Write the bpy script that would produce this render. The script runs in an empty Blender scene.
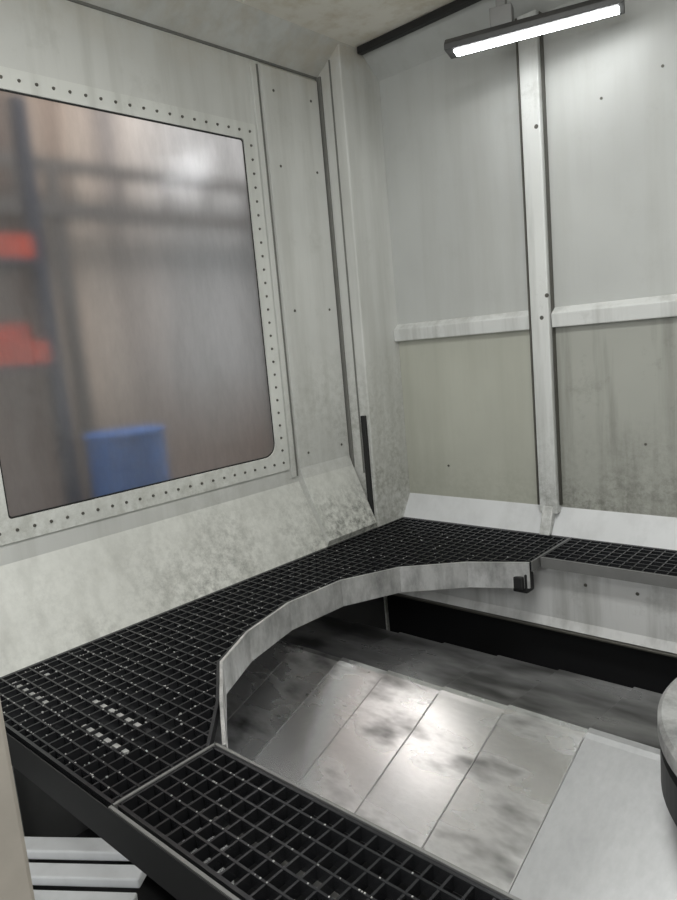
import bpy, bmesh, math, random
from mathutils import Vector, Matrix
random.seed(4)
scn = bpy.context.scene
scn.view_settings.view_transform = 'Standard'

# ------------------------------------------------------------- helpers
def new_mat(name):
    m = bpy.data.materials.new(name); m.use_nodes = True
    nt = m.node_tree
    b = nt.nodes['Principled BSDF']
    return m, nt, b

def coords(nt, scale=(1,1,1)):
    tc = nt.nodes.new('ShaderNodeTexCoord'); mp = nt.nodes.new('ShaderNodeMapping')
    mp.inputs['Scale'].default_value = scale
    nt.links.new(tc.outputs['Object'], mp.inputs['Vector'])
    return mp.outputs['Vector']

def noise(nt, scale, detail=4, rough=0.6, vs=(1,1,1)):
    n = nt.nodes.new('ShaderNodeTexNoise')
    n.inputs['Scale'].default_value = scale; n.inputs['Detail'].default_value = detail
    n.inputs['Roughness'].default_value = rough
    nt.links.new(coords(nt, vs), n.inputs['Vector'])
    return n.outputs['Fac']

def ramp(nt, fac, stops):
    r = nt.nodes.new('ShaderNodeValToRGB')
    els = r.color_ramp.elements
    while len(els) < len(stops): els.new(0.5)
    for e, (p, c) in zip(els, stops):
        e.position = p
        e.color = (c, c, c, 1) if not isinstance(c, tuple) else (*c, 1)
    nt.links.new(fac, r.inputs['Fac'])
    return r.outputs['Color']

def mix(nt, fac, a, b, mode='MIX'):
    n = nt.nodes.new('ShaderNodeMix'); n.data_type = 'RGBA'; n.blend_type = mode
    if isinstance(fac, (int, float)): n.inputs[0].default_value = fac
    else: nt.links.new(fac, n.inputs[0])
    for s, v in ((6, a), (7, b)):
        if isinstance(v, tuple): n.inputs[s].default_value = (*v, 1)
        else: nt.links.new(v, n.inputs[s])
    return n.outputs[2]

def math_n(nt, op, a, b=None):
    n = nt.nodes.new('ShaderNodeMath'); n.operation = op
    for i, v in enumerate((a, b)):
        if v is None: continue
        if isinstance(v, (int, float)): n.inputs[i].default_value = v
        else: nt.links.new(v, n.inputs[i])
    return n.outputs[0]

def zgrad(nt, axis, lo, hi):
    tc = nt.nodes.new('ShaderNodeTexCoord'); s = nt.nodes.new('ShaderNodeSeparateXYZ')
    nt.links.new(tc.outputs['Object'], s.inputs[0])
    mr = nt.nodes.new('ShaderNodeMapRange'); nt.links.new(s.outputs[axis], mr.inputs[0])
    mr.inputs[1].default_value = lo; mr.inputs[2].default_value = hi
    return mr.outputs[0]

def paint(name, base, grime=(0.16,0.16,0.13), amt=0.5, low=None, rough=0.45, speck=0.5, hi=None, far=None, big0=.1):
    m, nt, b = new_mat(name)
    base = tuple(x*.93 for x in base)
    c = mix(nt, ramp(nt, noise(nt, 1.6, 3, .5), [(0.3, 0.0), (0.75, 1.0)]), base,
            tuple(x*0.84 for x in base))
    streak = ramp(nt, noise(nt, 9, 5, .6, (1,1,.08)), [(0.46, 0.0), (0.85, 1.0)])
    c = mix(nt, math_n(nt, 'MULTIPLY', streak, amt), c, grime)
    blot = ramp(nt, noise(nt, 4, 10, .75), [(0.56, 0.0), (0.72, 1.0)])
    c = mix(nt, math_n(nt, 'MULTIPLY', blot, amt*.5), c, grime)
    if low:
        g = zgrad(nt, 2, low[1], low[0])
        fine = ramp(nt, noise(nt, 26, 8, .8), [(0.42, 0.0), (0.62, 1.0)])
        big = ramp(nt, noise(nt, 2.6, 3, .6), [(0.32, big0), (0.6, 1.0)])
        f = math_n(nt, 'MULTIPLY', math_n(nt, 'MULTIPLY', g, fine), big)
        if far: f = math_n(nt, 'MULTIPLY', f, zgrad(nt, far[0], far[1], far[2]))
        f2 = math_n(nt, 'MULTIPLY', f, speck)
        c = mix(nt, f2, c, low[2])
    if hi:
        g = zgrad(nt, 2, hi[0], hi[1])
        f = math_n(nt, 'MULTIPLY', g, ramp(nt, noise(nt, 5, 6, .7), [(0.4, 0.0), (0.65, 1.0)]))
        c = mix(nt, f, c, hi[2])
    nt.links.new(c, b.inputs['Base Color'])
    b.inputs['Roughness'].default_value = rough
    bp = nt.nodes.new('ShaderNodeBump'); bp.inputs['Strength'].default_value = 0.04
    nt.links.new(noise(nt, 60, 3), bp.inputs['Height']); nt.links.new(bp.outputs[0], b.inputs['Normal'])
    return m

def flat(name, col, rough=0.5, metal=0.0, emit=None):
    m, nt, b = new_mat(name)
    n = noise(nt, 12, 4)
    c = mix(nt, n, tuple(x*0.8 for x in col), tuple(min(1, x*1.2) for x in col))
    nt.links.new(c, b.inputs['Base Color'])
    b.inputs['Roughness'].default_value = rough; b.inputs['Metallic'].default_value = metal
    return m

def steel(name, lo, hi, vs=(1,1,1), rough=0.35, metal=0.75, r0=.36, r1=.56, scale=5, detail=8, dr=.7):
    m, nt, b = new_mat(name)
    n1 = noise(nt, scale, detail, dr, vs)
    c = mix(nt, ramp(nt, n1, [(r0, 0.0), (r1, 1.0)]), lo, hi)
    fine = noise(nt, 60, 4, .6, (vs[0], vs[1], vs[2]))
    c = mix(nt, 0.15, c, ramp(nt, fine, [(0.3, 0.25), (0.7, 0.95)]), 'MULTIPLY')
    nt.links.new(c, b.inputs['Base Color'])
    nt.links.new(ramp(nt, n1, [(0.3, rough*1.5), (0.7, rough)]), b.inputs['Roughness'])
    b.inputs['Metallic'].default_value = metal
    return m

class MB:
    def __init__(s): s.v=[]; s.f=[]; s.m=[]
    def poly(s, pts, mi=0):
        i = len(s.v); s.v += [tuple(p) for p in pts]; s.f.append(tuple(range(i, i+len(pts)))); s.m.append(mi)
    def box(s, a, b, mi=0):
        x0,y0,z0 = a; x1,y1,z1 = b; i = len(s.v)
        s.v += [(x0,y0,z0),(x1,y0,z0),(x1,y1,z0),(x0,y1,z0),(x0,y0,z1),(x1,y0,z1),(x1,y1,z1),(x0,y1,z1)]
        for f in ((0,3,2,1),(4,5,6,7),(0,1,5,4),(1,2,6,5),(2,3,7,6),(3,0,4,7)):
            s.f.append(tuple(i+k for k in f)); s.m.append(mi)
    def beam(s, p, q, w, z0, z1, mi=0):
        p = Vector(p[:2]); q = Vector(q[:2]); d = (q-p).normalized(); n = Vector((-d.y, d.x))*w/2
        c = [p-n, q-n, q+n, p+n]; s.prism([(k.x,k.y) for k in c], z0, z1, mi)
    def prism(s, pts, z0, z1, mi=0):
        i = len(s.v); n = len(pts)
        s.v += [(x,y,z0) for x,y in pts] + [(x,y,z1) for x,y in pts]
        s.f.append(tuple(i+k for k in reversed(range(n)))); s.m.append(mi)
        s.f.append(tuple(i+n+k for k in range(n))); s.m.append(mi)
        for k in range(n):
            k2 = (k+1)%n; s.f.append((i+k, i+k2, i+n+k2, i+n+k)); s.m.append(mi)
    def extr(s, prof, axis, a, b, mi=0, closed=True, caps=True, mis=None):
        n = len(prof); i = len(s.v)
        for t in (a, b):
            for p in prof: s.v.append((p[0], t, p[1]) if axis=='y' else (t, p[0], p[1]))
        for k in range(n if closed else n-1):
            k2 = (k+1)%n; s.f.append((i+k, i+k2, i+n+k2, i+n+k)); s.m.append(mis[k] if mis else mi)
        if caps and closed:
            s.f.append(tuple(i+k for k in reversed(range(n)))); s.m.append(mi)
            s.f.append(tuple(i+n+k for k in range(n))); s.m.append(mi)
    def cyl(s, c, r, h, axis, n=12, mi=0, r2=None):
        r2 = r if r2 is None else r2; i = len(s.v)
        for t, rr in ((0, r), (h, r2)):
            for k in range(n):
                a = 2*math.pi*k/n; u, v = rr*math.cos(a), rr*math.sin(a)
                s.v.append({'z':(c[0]+u,c[1]+v,c[2]+t),'x':(c[0]+t,c[1]+u,c[2]+v),'y':(c[0]+u,c[1]+t,c[2]+v)}[axis])
        s.f.append(tuple(i+k for k in reversed(range(n)))); s.m.append(mi)
        s.f.append(tuple(i+n+k for k in range(n))); s.m.append(mi)
        for k in range(n):
            k2=(k+1)%n; s.f.append((i+k,i+k2,i+n+k2,i+n+k)); s.m.append(mi)
    def obj(s, name, mats, parent=None, bevel=0, smooth=False):
        me = bpy.data.meshes.new(name); me.from_pydata(s.v, [], s.f)
        for m in (mats if isinstance(mats, (list, tuple)) else [mats]): me.materials.append(m)
        for p, mi in zip(me.polygons, s.m): p.material_index = mi
        bm = bmesh.new(); bm.from_mesh(me); bmesh.ops.recalc_face_normals(bm, faces=bm.faces); bm.to_mesh(me); bm.free()
        o = bpy.data.objects.new(name, me); scn.collection.objects.link(o)
        if bevel:
            b = o.modifiers.new('bevel', 'BEVEL'); b.width = bevel; b.segments = 2; b.limit_method = 'ANGLE'
        if parent: o.parent = parent
        return o

def empty(name):
    o = bpy.data.objects.new(name, None); scn.collection.objects.link(o); return o

# ------------------------------------------------------------- materials
M_wall = paint('painted_sheet_steel', (.75,.755,.71), (.30,.30,.27), .55, low=(.0,.45,(.10,.105,.09)), speck=1.0, far=(1,.4,2.4), big0=.3)
M_wallU = paint('painted_sheet_upper', (.70,.705,.675), (.30,.30,.26), .5, low=(.3,1.1,(.24,.24,.20)), speck=.75, hi=(2.2,2.6,(.50,.45,.36)), far=(1,1.5,2.8))
M_panU = paint('back_panel_upper', (.58,.59,.57), (.36,.36,.33), .5)
M_panL = paint('back_panel_lower', (.56,.565,.49), (.34,.34,.28), .45, low=(.1,.40,(.28,.28,.22)), speck=.4)
M_panR = paint('back_panel_stained', (.46,.465,.42), (.15,.15,.125), 1.0, low=(.1,.6,(.12,.12,.10)), speck=.8)
M_rail = paint('painted_rail', (.78,.79,.77), (.24,.24,.21), .85, low=(.0,.6,(.15,.15,.13)), speck=.9)
M_slant = paint('white_kick_panel', (.80,.81,.82), (.35,.35,.34), .4)
M_ceil = paint('stained_ceiling', (.92,.88,.79), (.50,.41,.26), .8)
M_frame = paint('window_flange', (.78,.79,.75), (.25,.25,.21), .5, low=(.35,.7,(.22,.22,.17)))
M_bolt = flat('bolt_steel', (.13,.125,.11), .4, .6)
M_black = flat('black_rubber', (.012,.012,.012), .6)
M_grate = flat('black_grating', (.045,.046,.05), .27, .6)
M_dark = flat('dark_sump', (.010,.010,.011), .5)
M_sumpside = flat('dark_sump_side', (.06,.06,.06), .5)  # dark colour for the left wall below grating level
M_skirt = steel('skirt_steel', (.30,.30,.295), (.66,.66,.65), (2.2,2.2,1), .38, .6, .3,.6, 5, 6, .65)
M_gap = flat('dark_gap_strip',(.17,.17,.155),.7)  # dark grey for the seam strips and the crease bead
M_cov = [steel('cover_steel_%d'%i, tuple(x*k*.15 for x in (1,1,1)), tuple(min(1,x*k) for x in (.97,.98,.99)), (.6,1.5,1.5), .22, 1.0, .33, .47, 4.0, 4, .5)
         for i, k in enumerate((.62,1.0,.88,.97))]
M_rear = steel('cover_rear_steel', (.08,.08,.08), (.45,.45,.46), (.6,1.6,1), .25, .9, .35,.6,3.5,3,.5)  # rear slope's dark reflections put into the steel colour
M_plain = steel('cover_plain', (.42,.425,.43), (.52,.525,.53), (.8,.3,1), .42, .6, .3,.7,3,3,.5)
M_pit = paint('sump_wall_paint', (.74,.74,.73), (.20,.20,.18), .9)
M_gray = flat('grey_frame_steel', (.22,.22,.215), .45, .4)
M_alu = flat('aluminium_trim', (.5,.5,.5), .35, .8)
M_sup = flat('dusty_support_bar', (.42,.42,.41), .5, .2)
M_door = flat('beige_door_edge', (.44,.40,.35), .6)

# ------------------------------------------------------------- shell
XL, XK, YB, XC = -2.55, -2.385, 3.15, -2.38
ZC, ZT = 2.38, 2.50
GY0, GY1, GZ0, GZ1 = .967, 2.29, .49, 2.0
YG = 2.84
mb = MB()
Y0 = -.9
hy0,hy1,hz0,hz1 = GY0-.02, GY1+.02, GZ0-.02, GZ1+.02
def lw(y0,z0,y1,z1): mb.poly([(XL,y0,z0),(XL,y1,z0),(XL,y1,z1),(XL,y0,z1)],0)
lw(Y0,.33,hy0,ZC); lw(hy1,.33,YG,ZC); lw(hy0,.33,hy1,hz0); lw(hy0,hz1,hy1,ZC)
mb.poly([(XL,Y0,.33),(XL,YG,.33),(XK,YG,0),(XK,Y0,0)],1)
mb.poly([(XK,Y0,0),(XK,YG,0),(XK,YG,-.7),(XK,Y0,-.7)],3)
mb.poly([(XL,Y0,ZC),(XL,3.0,ZC),(-2.37,3.0,ZT),(-2.37,Y0,ZT)],0)
mb.extr([(XL-.005,ZC+.004),(XL+.008,ZC+.004),(XL+.008,ZC-.006),(XL-.005,ZC-.006)],'y',Y0,YG,2)
wall_left = mb.obj('wall_left', [M_wallU, M_wall, M_gap, M_sumpside])
mb = MB()
mb.extr([(XL,2.375),(-2.53,2.355),(-2.53,.40),(-2.512,.345),(-2.372,.03),(XK,.001),(XL,.33)],'y',2.43,YG-.02,0,mis=[0,0,0,1,1,1,0])
for z in (.47,1.2,1.9,2.25):
    for y in (2.50,2.76): mb.cyl((-2.53,y,z),.007,.004,'x',10,2)
post = mb.obj('post_panel', [M_wallU, M_wall, M_bolt], wall_left, .004)
mb = MB(); mb.box((XL,2.38,.36),(XL+.011,2.41,2.36),0); mb.box((XL,2.413,.36),(XL+.003,2.43,2.36),1); mb.obj('seam_flange', [M_wallU,M_gap], wall_left, .003)

mb = MB()
mb.box((-2.56,YG,-.7),(XC,YB+.05,ZT+.06),0)
cc = mb.obj('corner_column', M_wallU, None, .008)
mb = MB(); mb.box((-2.43,YG-.018,.06),(-2.40,YG-.0005,.62),0); mb.obj('rubber_seal', M_black, cc, .003)
mb = MB(); mb.box((-2.549,YG-.012,.33),(-2.515,YG-.0005,2.38),0); mb.box((-2.455,YG-.006,.30),(-2.445,YG-.0005,2.44),0); mb.obj('seam_strip', M_gap, cc, .003)

XR = .9
mb = MB()
def bw(x0,z0,x1,z1,mi,y=YB): mb.poly([(x0,y,z0),(x1,y,z0),(x1,y,z1),(x0,y,z1)],mi)
bw(XC,1.04,-1.50,2.38,0); bw(XC,.125,-1.50,1.04,1)
bw(-1.50,1.04,XR,2.38,0); bw(-1.50,.125,XR,1.04,2)
mb.poly([(XC,YB,2.38),(XR,YB,2.38),(XR,3.0,ZT),(XC,3.0,ZT)],0)
mb.poly([(XC,YB,.125),(XR,YB,.125),(XR,3.07,0),(XC,3.07,0)],3)
mb.poly([(XC,3.07,0),(XR,3.07,0),(XR,3.07,-.7),(XC,3.07,-.7)],4)
wall_back = mb.obj('wall_back', [M_panU, M_panL, M_panR, M_slant, M_dark])
mb = MB()
for x0,x1 in ((XC,-1.548),(-1.45,-.55),(-.45,XR)):
    mb.extr([(YB,1.0),(3.112,1.0),(3.108,1.065),(YB,1.095)],'x',x0,x1,0)
mb.obj('horizontal_rail', M_rail, wall_back, .004)
mb = MB()
for xc in (-1.495,-.5):
    mb.box((xc-.052,3.095,.10),(xc+.04,YB,2.385),0)
    mb.extr([(YB,.14),(3.095,.14),(3.04,.003),(3.07,.003)],'x',xc-.035,xc+.02,0)
rib = mb.obj('vertical_rib', M_rail, wall_back, .006)
mb = MB()
mb.box((-1.556,3.095,.14),(-1.548,3.149,2.38),0)
mb.box((-1.453,3.12,.14),(-1.449,3.149,2.38),0)
for z,x in ((1.15,-1.46),(1.9,-1.475),(1.05,-1.49)): mb.cyl((x,3.094,z),.010,.003,'y',10,0)
for x,z in ((-1.2,1.95),(-.95,2.0),(-1.05,.45),(-2.1,.3)): mb.cyl((x,3.146,z),.006,.005,'y',10,0)
mb.obj('screws_and_sealant', M_bolt, wall_back)

mb = MB()
mb.poly([(XR,Y0,-.7),(XR,YB,-.7),(XR,YB,ZT),(XR,Y0,ZT)],0)
mb.obj('wall_right', M_wallU)
mb = MB(); mb.box((-2.37,Y0,ZT),(XR,3.0,ZT+.04)); 
for y in (.8,2.2): mb.box((-2.36,y,ZT-.004),(XR,y+.03,ZT))
mb.obj('ceiling', M_ceil)
mb = MB(); mb.box((-2.36,2.955,ZT-.035),(XR-.01,2.995,ZT-.001)); mb.obj('ceiling_rail', M_black, None, .004)
mb = MB(); mb.box((-2.6,Y0,-.74),(XR,3.3,-.70)); mb.obj('floor', M_dark)

# ------------------------------------------------------------- window
win = empty('window_1')
def rrect(y0,z0,y1,z1,r,n=6):
    return rrect4(y0,z0,y1,z1,(r,r,r,r),n)
def rrect4(y0,z0,y1,z1,rs,n=6):
    out=[]
    for (sy,sz,a0),r in zip(((1,1,0),(0,1,90),(0,0,180),(1,0,270)),rs):
        cy = y1-r if sy else y0+r; cz = z1-r if sz else z0+r
        for k in range(n+1):
            a=math.radians(a0+90*k/n); out.append((cy+r*math.cos(a),cz+r*math.sin(a)))
    return out
mb = MB()
o_ = rrect(GY0-.08,GZ0-.085,GY1+.078,GZ1+.075,.012); i_ = rrect4(GY0,GZ0,GY1,GZ1,(.015,.015,.015,.07))
n=len(o_); xf=XL+.008
for k in range(n):
    k2=(k+1)%n
    mb.poly([(xf,*o_[k]),(xf,*o_[k2]),(xf,*i_[k2]),(xf,*i_[k])])
    mb.poly([(XL,*o_[k]),(XL,*o_[k2]),(xf,*o_[k2]),(xf,*o_[k])])
    mb.poly([(XL-.012,*i_[k]),(XL-.012,*i_[k2]),(xf,*i_[k2]),(xf,*i_[k])])
mb.obj('flange', M_frame, win)
mb = MB()
g1 = rrect4(GY0+.007,GZ0+.007,GY1-.007,GZ1-.007,(.012,.012,.012,.064))
for k in range(n):
    k2=(k+1)%n
    mb.poly([(XL+.001,*i_[k]),(XL+.001,*i_[k2]),(XL+.001,*g1[k2]),(XL+.001,*g1[k])])
mb.obj('gasket', M_black, win)
mb = MB()
a0,a1,b0,b1 = GY0-.04, GY1+.04, GZ0-.043, GZ1+.038
ny=22; nz=25
for k in range(ny+1):
    y=a0+(a1-a0)*k/ny
    for z in (b0,b1): mb.cyl((xf,y,z),.0065,.005,'x',10,0,.005)
for k in range(1,nz):
    z=b0+(b1-b0)*k/nz
    for y in (a0,a1): mb.cyl((xf,y,z),.0065,.005,'x',10,0,.005)
mb.obj('rivets', M_bolt, win)
m, nt, b = new_mat('scratched_polycarbonate')
nt.nodes.remove(b); out = nt.nodes['Material Output']
rf = nt.nodes.new('ShaderNodeBsdfRefraction'); rf.inputs['IOR'].default_value=1.12; rf.inputs['Roughness'].default_value=.36
rf.inputs['Color'].default_value=(.92,.90,.89,1)
gl = nt.nodes.new('ShaderNodeBsdfGlossy'); gl.inputs['Roughness'].default_value=.17; gl.inputs['Color'].default_value=(.9,.9,.92,1)
df = nt.nodes.new('ShaderNodeBsdfDiffuse'); df.inputs['Color'].default_value=(.22,.215,.215,1)
ms1 = nt.nodes.new('ShaderNodeMixShader')
hz = ramp(nt, noise(nt, 5, 8, .7, (1,1,.3)), [(.35,.15),(.7,.48)])
nt.links.new(hz, ms1.inputs[0]); nt.links.new(rf.outputs[0], ms1.inputs[1]); nt.links.new(df.outputs[0], ms1.inputs[2])
ms2 = nt.nodes.new('ShaderNodeMixShader'); ms2.inputs[0].default_value=.12
nt.links.new(ms1.outputs[0], ms2.inputs[1]); nt.links.new(gl.outputs[0], ms2.inputs[2])
bp = nt.nodes.new('ShaderNodeBump'); bp.inputs['Strength'].default_value=.1; bp.inputs['Distance'].default_value=.01
nt.links.new(noise(nt, 14, 6, .7, (1,.25,2.5)), bp.inputs['Height']); nt.links.new(bp.outputs[0], gl.inputs['Normal'])
nt.links.new(ms2.outputs[0], out.inputs['Surface'])
mb = MB(); x=XL-.004
mb.poly([(x,hy0-.002,hz0-.002),(x,hy1+.002,hz0-.002),(x,hy1+.002,hz1+.002),(x,hy0-.002,hz1+.002)])
mb.obj('pane', m, win)

# ------------------------------------------------------------- workshop outside
m, nt, b = new_mat('workshop_wall_paint')
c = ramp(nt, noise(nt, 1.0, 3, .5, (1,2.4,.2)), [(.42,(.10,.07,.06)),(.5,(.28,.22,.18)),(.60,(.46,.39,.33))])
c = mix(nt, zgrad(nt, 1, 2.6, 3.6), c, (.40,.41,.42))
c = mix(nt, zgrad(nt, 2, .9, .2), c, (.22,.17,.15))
nt.links.new(c, b.inputs['Base Color']); b.inputs['Roughness'].default_value=.8
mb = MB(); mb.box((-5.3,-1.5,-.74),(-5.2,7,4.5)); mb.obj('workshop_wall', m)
mb = MB(); mb.box((-5.2,-1.5,-.78),(-2.62,7,-.74)); mb.obj('workshop_floor', flat('workshop_concrete',(.14,.13,.125),.7))
M_red = flat('red_enamel',(.72,.08,.04),.5); M_blue=flat('blue_plastic',(.02,.15,.52),.5); M_col=flat('dark_blue_steel',(.03,.04,.08),.5)
mb = MB()
for z in (1.06,1.66): mb.box((-4.3,.6,z),(-4.2,1.90,z+.13),0)
mb.box((-4.3,.6,-.74),(-4.2,.7,2.9),1); mb.box((-4.30,1.90,-.74),(-4.2,1.97,2.55),1)
mb.box((-4.7,.6,1.03),(-4.2,1.90,1.06),1); mb.box((-4.7,.6,1.63),(-4.2,1.90,1.66),1)
for y,w_,h_,c_ in ((.8,.3,.28,0),(1.25,.35,.2,1),(1.65,.2,.24,0)): mb.box((-4.65,y,1.06),(-4.3,y+w_,1.06+h_),c_)
mb.obj('pallet_rack', [M_red, M_col])
mb = MB()
zz=-.74
for hh,r in ((.4,.22),(.03,.235),(.45,.22),(.03,.235),(.44,.22),(.02,.23)):
    mb.cyl((-3.75,2.08,zz),r,hh,'z',32,0); zz+=hh
mb.obj('blue_drum', M_blue)
mb = MB(); mb.beam((-5.0,1.2),(-5.0,4.4),.10,2.05,2.15); mb.box((-5.04,1.2,2.36),(-4.98,4.4,2.44))
for y in (1.5,2.42,4.2): mb.box((-5.03,y-.05,-.74),(-4.97,y+.05,2.42))
for k in range(8): mb.box((-5.02,1.4+k*.38,2.15),(-4.99,1.43+k*.38,2.36))
mb.obj('overhead_conveyor', flat('conveyor_grey',(.08,.075,.075),.5))

# ------------------------------------------------------------- gratings
def inside_iv(poly, c, ax):
    xs=[]
    n=len(poly)
    for k in range(n):
        p,q=poly[k],poly[(k+1)%n]
        a,b_=p[ax],q[ax]
        if (a<=c<b_) or (b_<=c<a):
            t=(c-a)/(b_-a); xs.append(p[1-ax]+t*(q[1-ax]-p[1-ax]))
    xs.sort(); return list(zip(xs[::2],xs[1::2]))
def grating(poly, px, py, x0, y0, depth=.032, th=.0055, rim=.009):
    mb=MB(); xs=[p[0] for p in poly]; ys=[p[1] for p in poly]
    c=x0
    while c<max(xs):
        if c>min(xs):
            for a,b_ in inside_iv(poly,c,0): mb.box((c-th/2,a,-depth),(c+th/2,b_,-.0015))
        c+=px
    c=y0
    while c<max(ys):
        if c>min(ys):
            for a,b_ in inside_iv(poly,c,1): mb.box((a,c-th/2,-depth),(b_,c+th/2,-.0005))
        c+=py
    for k in range(len(poly)):
        mb.beam(poly[k],poly[(k+1)%len(poly)],rim,-depth-.004,0)
    return mb
ARC=[(-1.407,.965),(-1.61,1.115),(-1.815,1.278),(-1.93,1.49),(-2.005,1.776),(-1.99,2.08),(-1.865,2.34),(-1.63,2.54),(-1.385,2.655)]
P1=[(-2.375,.675),(-1.435,.675),(-1.435,.945)]+ARC[1:]+[(-1.385,3.06),(-2.375,3.06)]
g=grating(P1,.047,.047,-2.345,.70)
for y,xe in ((.8175,-1.62),(.9115,-1.64)):
    x=-2.33
    while x<xe:
        L_=random.uniform(.05,.22)
        g.box((x,y-.007,-.03),(min(x+L_,xe),y+.007,-.012),1 if random.random()<.75 else 0); x+=L_
for k in range(420):
    while True:
        x=random.uniform(-2.35,-1.5); y=random.uniform(.69,2.9)
        if random.random() < math.exp(-(y-.7)*1.1) and any(a<x<b_ for a,b_ in inside_iv(P1,y,1)): break
    if random.random()<.5: x=-2.345+round((x+2.345)/.047)*.047+random.uniform(-.002,.002)
    else: y=.70+round((y-.70)/.047)*.047+random.uniform(-.002,.002)
    s=random.uniform(.001,.0026)
    g.box((x-s,y-s*random.uniform(.5,1.2),-.002),(x+s,y+s,random.uniform(.0,.0015)),1)
g.obj('floor_grating',[M_grate,M_sup])
P2=[(-1.42,.68),(.85,.68),(.85,.955),(-1.42,.955)]
g=grating(P2,.0458,.0458,-1.374,.7258)
for k in range(60):
    x=random.uniform(-1.4,-.5); y=.7258+.0458*random.randint(0,4); s=random.uniform(.0008,.002)
    g.box((x-s,y-s,-.002),(x+s,y+s,.001),1)
g.obj('floor_grating',[M_grate,M_sup])
P3=[(-1.37,2.745),(.85,2.745),(.85,3.06),(-1.37,3.06)]
g=grating(P3,.047,.047,-1.32,2.79)
g.obj('floor_grating',[M_grate])
mb=MB()
mb.beam((-1.43,.966),(.85,.966),.008,-.05,.003); mb.beam((-1.428,.67),(-1.428,.97),.007,-.05,.003)
mb.beam((-1.43,.662),(.85,.662),.008,-.045,.003)
mb.beam((-1.37,2.733),(.85,2.733),.010,-.045,.002); mb.beam((-1.378,2.66),(-1.378,3.06),.006,-.045,.002)
mb.box((-2.375,.655,-.10),(.85,.6575,0),1); mb.box((-1.43,.972,-.60),(.85,.978,-.051),1)
mb.obj('walkway_edge_frame', [M_gray, M_black])
mb=MB()
for y in (1.6,2.35,2.75): mb.box((-2.36,y-.01,-.06),(-2.06 if y<2.7 else -1.4,y+.01,-.042))
mb.box((-2.36,.70,-.70),(-2.30,.76,-.06)); 
mb.box((-1.36,.80,-.06),(.8,.82,-.042))
mb.obj('grating_support_bars', M_gray)
mb=MB()
n=len(ARC)
def off(k,d):
    cx,cy=-1.1,1.8; p=Vector(ARC[k]); v=(Vector((cx,cy))-p).normalized(); return p+v*d
for k in range(n-1):
    a,b_=off(k,.006),off(k+1,.006); a2,b2=off(k,.016),off(k+1,.016)
    mb.prism([(a.x,a.y),(b_.x,b_.y),(b2.x,b2.y),(a2.x,a2.y)],-.115,.002,0)
mb.obj('opening_skirt', M_skirt)

mb=MB(); mb.box((-1.46,2.63,-.14),(-1.39,2.70,-.05)); mb.box((-1.45,2.61,-.12),(-1.40,2.63,-.06)); mb.obj('support_bracket', M_black, None,.006)

mb=MB()
mb.extr([(2.80,-.04),(2.80,-.30),(2.78,-.34),(2.86,-.34),(2.86,-.04)],'x',-2.36,.85,0)
for x in (-1.2,-.98): mb.cyl((x,2.795,-.12),.008,.006,'y',10,1)
mb.box((-2.36,2.765,-.352),(.85,2.86,-.342),1)
mb.box((-2.36,2.84,-.70),(.85,2.86,-.352),2)
mb.obj('sump_wall', [M_pit, M_bolt, M_dark], None, .003)

# ------------------------------------------------------------- telescopic way cover
wc = empty('telescopic_way_cover')
edges=[-2.36,-2.13,-1.87,-1.63,-1.37,-1.11,-.833,.8]
for i in range(len(edges)-1):
    dz=.007*i-.03
    mb=MB(); R=1.92
    prof=[(.99,-.25-.37*.93+dz),(R-.03,-.262+dz),(R-.012,-.253+dz),(R+.012,-.25+dz),(2.32,-.288+dz),(2.335,-.30+dz),(2.335,-.66),(.99,-.66)]
    mb.extr(prof,'x',edges[i],edges[i+1],0,mis=[0,0,0,1,1,1,0,0])
    mb.obj('cover_segment_%d'%i, [M_plain if i==len(edges)-2 else M_cov[(0,0,2,1,3,2)[i]], M_rear], wc, .0025)
    if i<len(edges)-2:
        mb=MB(); x=edges[i+1]
        mb.extr([(.99,-.25-.37*.93+dz+.0075),(R-.03,-.262+dz+.0075),(R-.03,-.262+dz+.001),(.99,-.25-.37*.93+dz+.001)],'x',x-.004,x-.0005,0)
        mb.obj('wiper_lip_%d'%i, M_alu, wc)

# ------------------------------------------------------------- rotary table
def lathe(prof,cx,cy,n=96):
    mb=MB(); k=len(prof)
    for j in range(n):
        a=2*math.pi*j/n
        for r,z in prof: mb.v.append((cx+r*math.cos(a),cy+r*math.sin(a),z))
    for j in range(n):
        j2=(j+1)%n
        for i in range(k-1):
            mb.f.append((j*k+i,j2*k+i,j2*k+i+1,j*k+i+1)); mb.m.append(0 if i<6 else 1)
    return mb
mb=lathe([(0.001,-.01),(.40,-.01),(.41,0),(.49,0),(.50,-.01),(.50,-.05),(.49,-.055),(.47,-.06),(.47,-.08),(.495,-.085),(.495,-.19),(.46,-.20),(.44,-.2335),(.001,-.2335)],-.085,1.875)
rt=mb.obj('rotary_table',[steel('table_steel',(.35,.35,.35),(.7,.7,.7),(1,1,1),.35,.7),M_dark])

# ------------------------------------------------------------- entry steps + door post
mb=MB()
def step(off_,z,w):
    p=Vector((-1.98,.68)); d=Vector((.826,.563)).normalized(); nrm=Vector((.563,-.826)).normalized()
    a=p+nrm*off_-d*.5; b_=p+nrm*off_+d*.36
    mb.beam(a,b_,w,z-.03,z)
step(.0,-.36,.06); step(.07,-.385,.055); step(.14,-.41,.055); step(.21,-.44,.055)
mb.obj('entry_steps', M_slant, None, .005)
mb=MB(); mb.box((-2.2,.60,-.72),(-.2,.645,-.5),0); mb.obj('lower_cross_beam', M_black, None,.004)
mb=MB()
mb.box((-1.05,.18,-.70),(-.86,.285,2.45),0); mb.box((-1.08,.16,-.70),(-1.05,.30,2.45),0)
mb.obj('door_1', M_door, None, .006)

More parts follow.
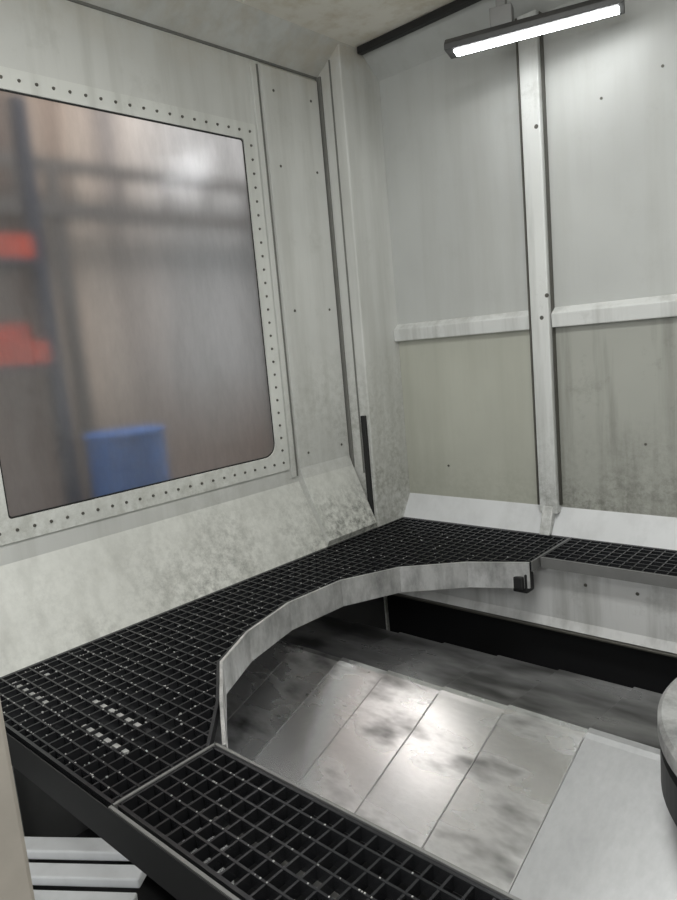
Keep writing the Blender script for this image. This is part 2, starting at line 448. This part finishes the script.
# ------------------------------------------------------------- LED lamp
lamp=empty('led_work_light')
pA=Vector((-1.70,2.75,2.2)); pB=Vector((-1.03,2.965,2.2))
ctr=(pA+pB)/2; L=(pB-pA).length; ang=math.atan2(pB.y-pA.y,pB.x-pA.x)
T=Matrix.Translation(ctr)@Matrix.Rotation(ang,4,'Z')
def place(o): o.matrix_world=T; 
mb=MB(); w=.058
mb.extr([(-w,-.004),(w,-.004),(w,.02),(w*.6,.045),(-w*.6,.045),(-w,.02)],'x',-L/2,L/2,0)
h=mb.obj('housing', flat('lamp_housing',(.08,.08,.08),.4,.5), lamp,.003); place(h)
mb=MB(); mb.box((-L/2+.035,-w*.55,-.009),(L/2-.02,w*.55,-.0045)); 
me_=flat('led_diffuser',(1,1,1),.4,0,None); me_.node_tree.nodes['Principled BSDF'].inputs['Emission Color'].default_value=(.98,1,1,1)
me_.node_tree.nodes['Principled BSDF'].inputs['Emission Strength'].default_value=20
d_=mb.obj('diffuser', me_, lamp); place(d_)
mb=MB(); mb.box((-.16,-.03,.045),(-.07,.03,.12)); mb.box((-.135,-.02,.12),(-.095,.02,.298)); mb.box((-.17,-.04,.288),(-.05,.04,.298))
k_=mb.obj('bracket', M_gray, lamp,.003); place(k_)

def area(name,loc,size,e,rot=(0,0,0),col=(1,1,1),sy=None):
    l=bpy.data.lights.new(name,'AREA'); l.energy=e; l.size=size; l.color=col
    if sy: l.shape='RECTANGLE'; l.size_y=sy
    o=bpy.data.objects.new(name,l); o.location=loc; o.rotation_euler=rot; scn.collection.objects.link(o); return o
area('cabin_fill_light',(-.7,1.2,2.45),1.0,36,(0,0,0),(.99,1,.98),.4)  # added overhead fill light, no visible fixture behind it
area('doorway_light',(-.2,-.8,1.9),1.2,26,(math.radians(72),0,math.radians(22)),(.99,1,.985))
area('workshop_lamp',(-3.9,3.2,3.9),1.5,105,(0,0,0),(1,.95,.91))

w=bpy.data.worlds.new('World'); scn.world=w; w.use_nodes=True
w.node_tree.nodes['Background'].inputs[0].default_value=(.96,.99,1,1); w.node_tree.nodes['Background'].inputs[1].default_value=.7

# ------------------------------------------------------------- camera
X=Vector((.740,.034,-.672)); Y=Vector((.667,-.169,.726))
X.normalize(); Y=(Y-X*Y.dot(X)).normalized(); Z=X.cross(Y)
cam=bpy.data.cameras.new('camera'); co=bpy.data.objects.new('camera',cam); scn.collection.objects.link(co)
R=Matrix(((X[0],-X[1],-X[2]),(Y[0],-Y[1],-Y[2]),(Z[0],-Z[1],-Z[2]))).to_4x4()
co.matrix_world=Matrix.Translation((0,0,1.0))@R
cam.sensor_fit='AUTO'; cam.sensor_width=36; cam.lens=688/900*36; cam.clip_start=.02
scn.camera=co
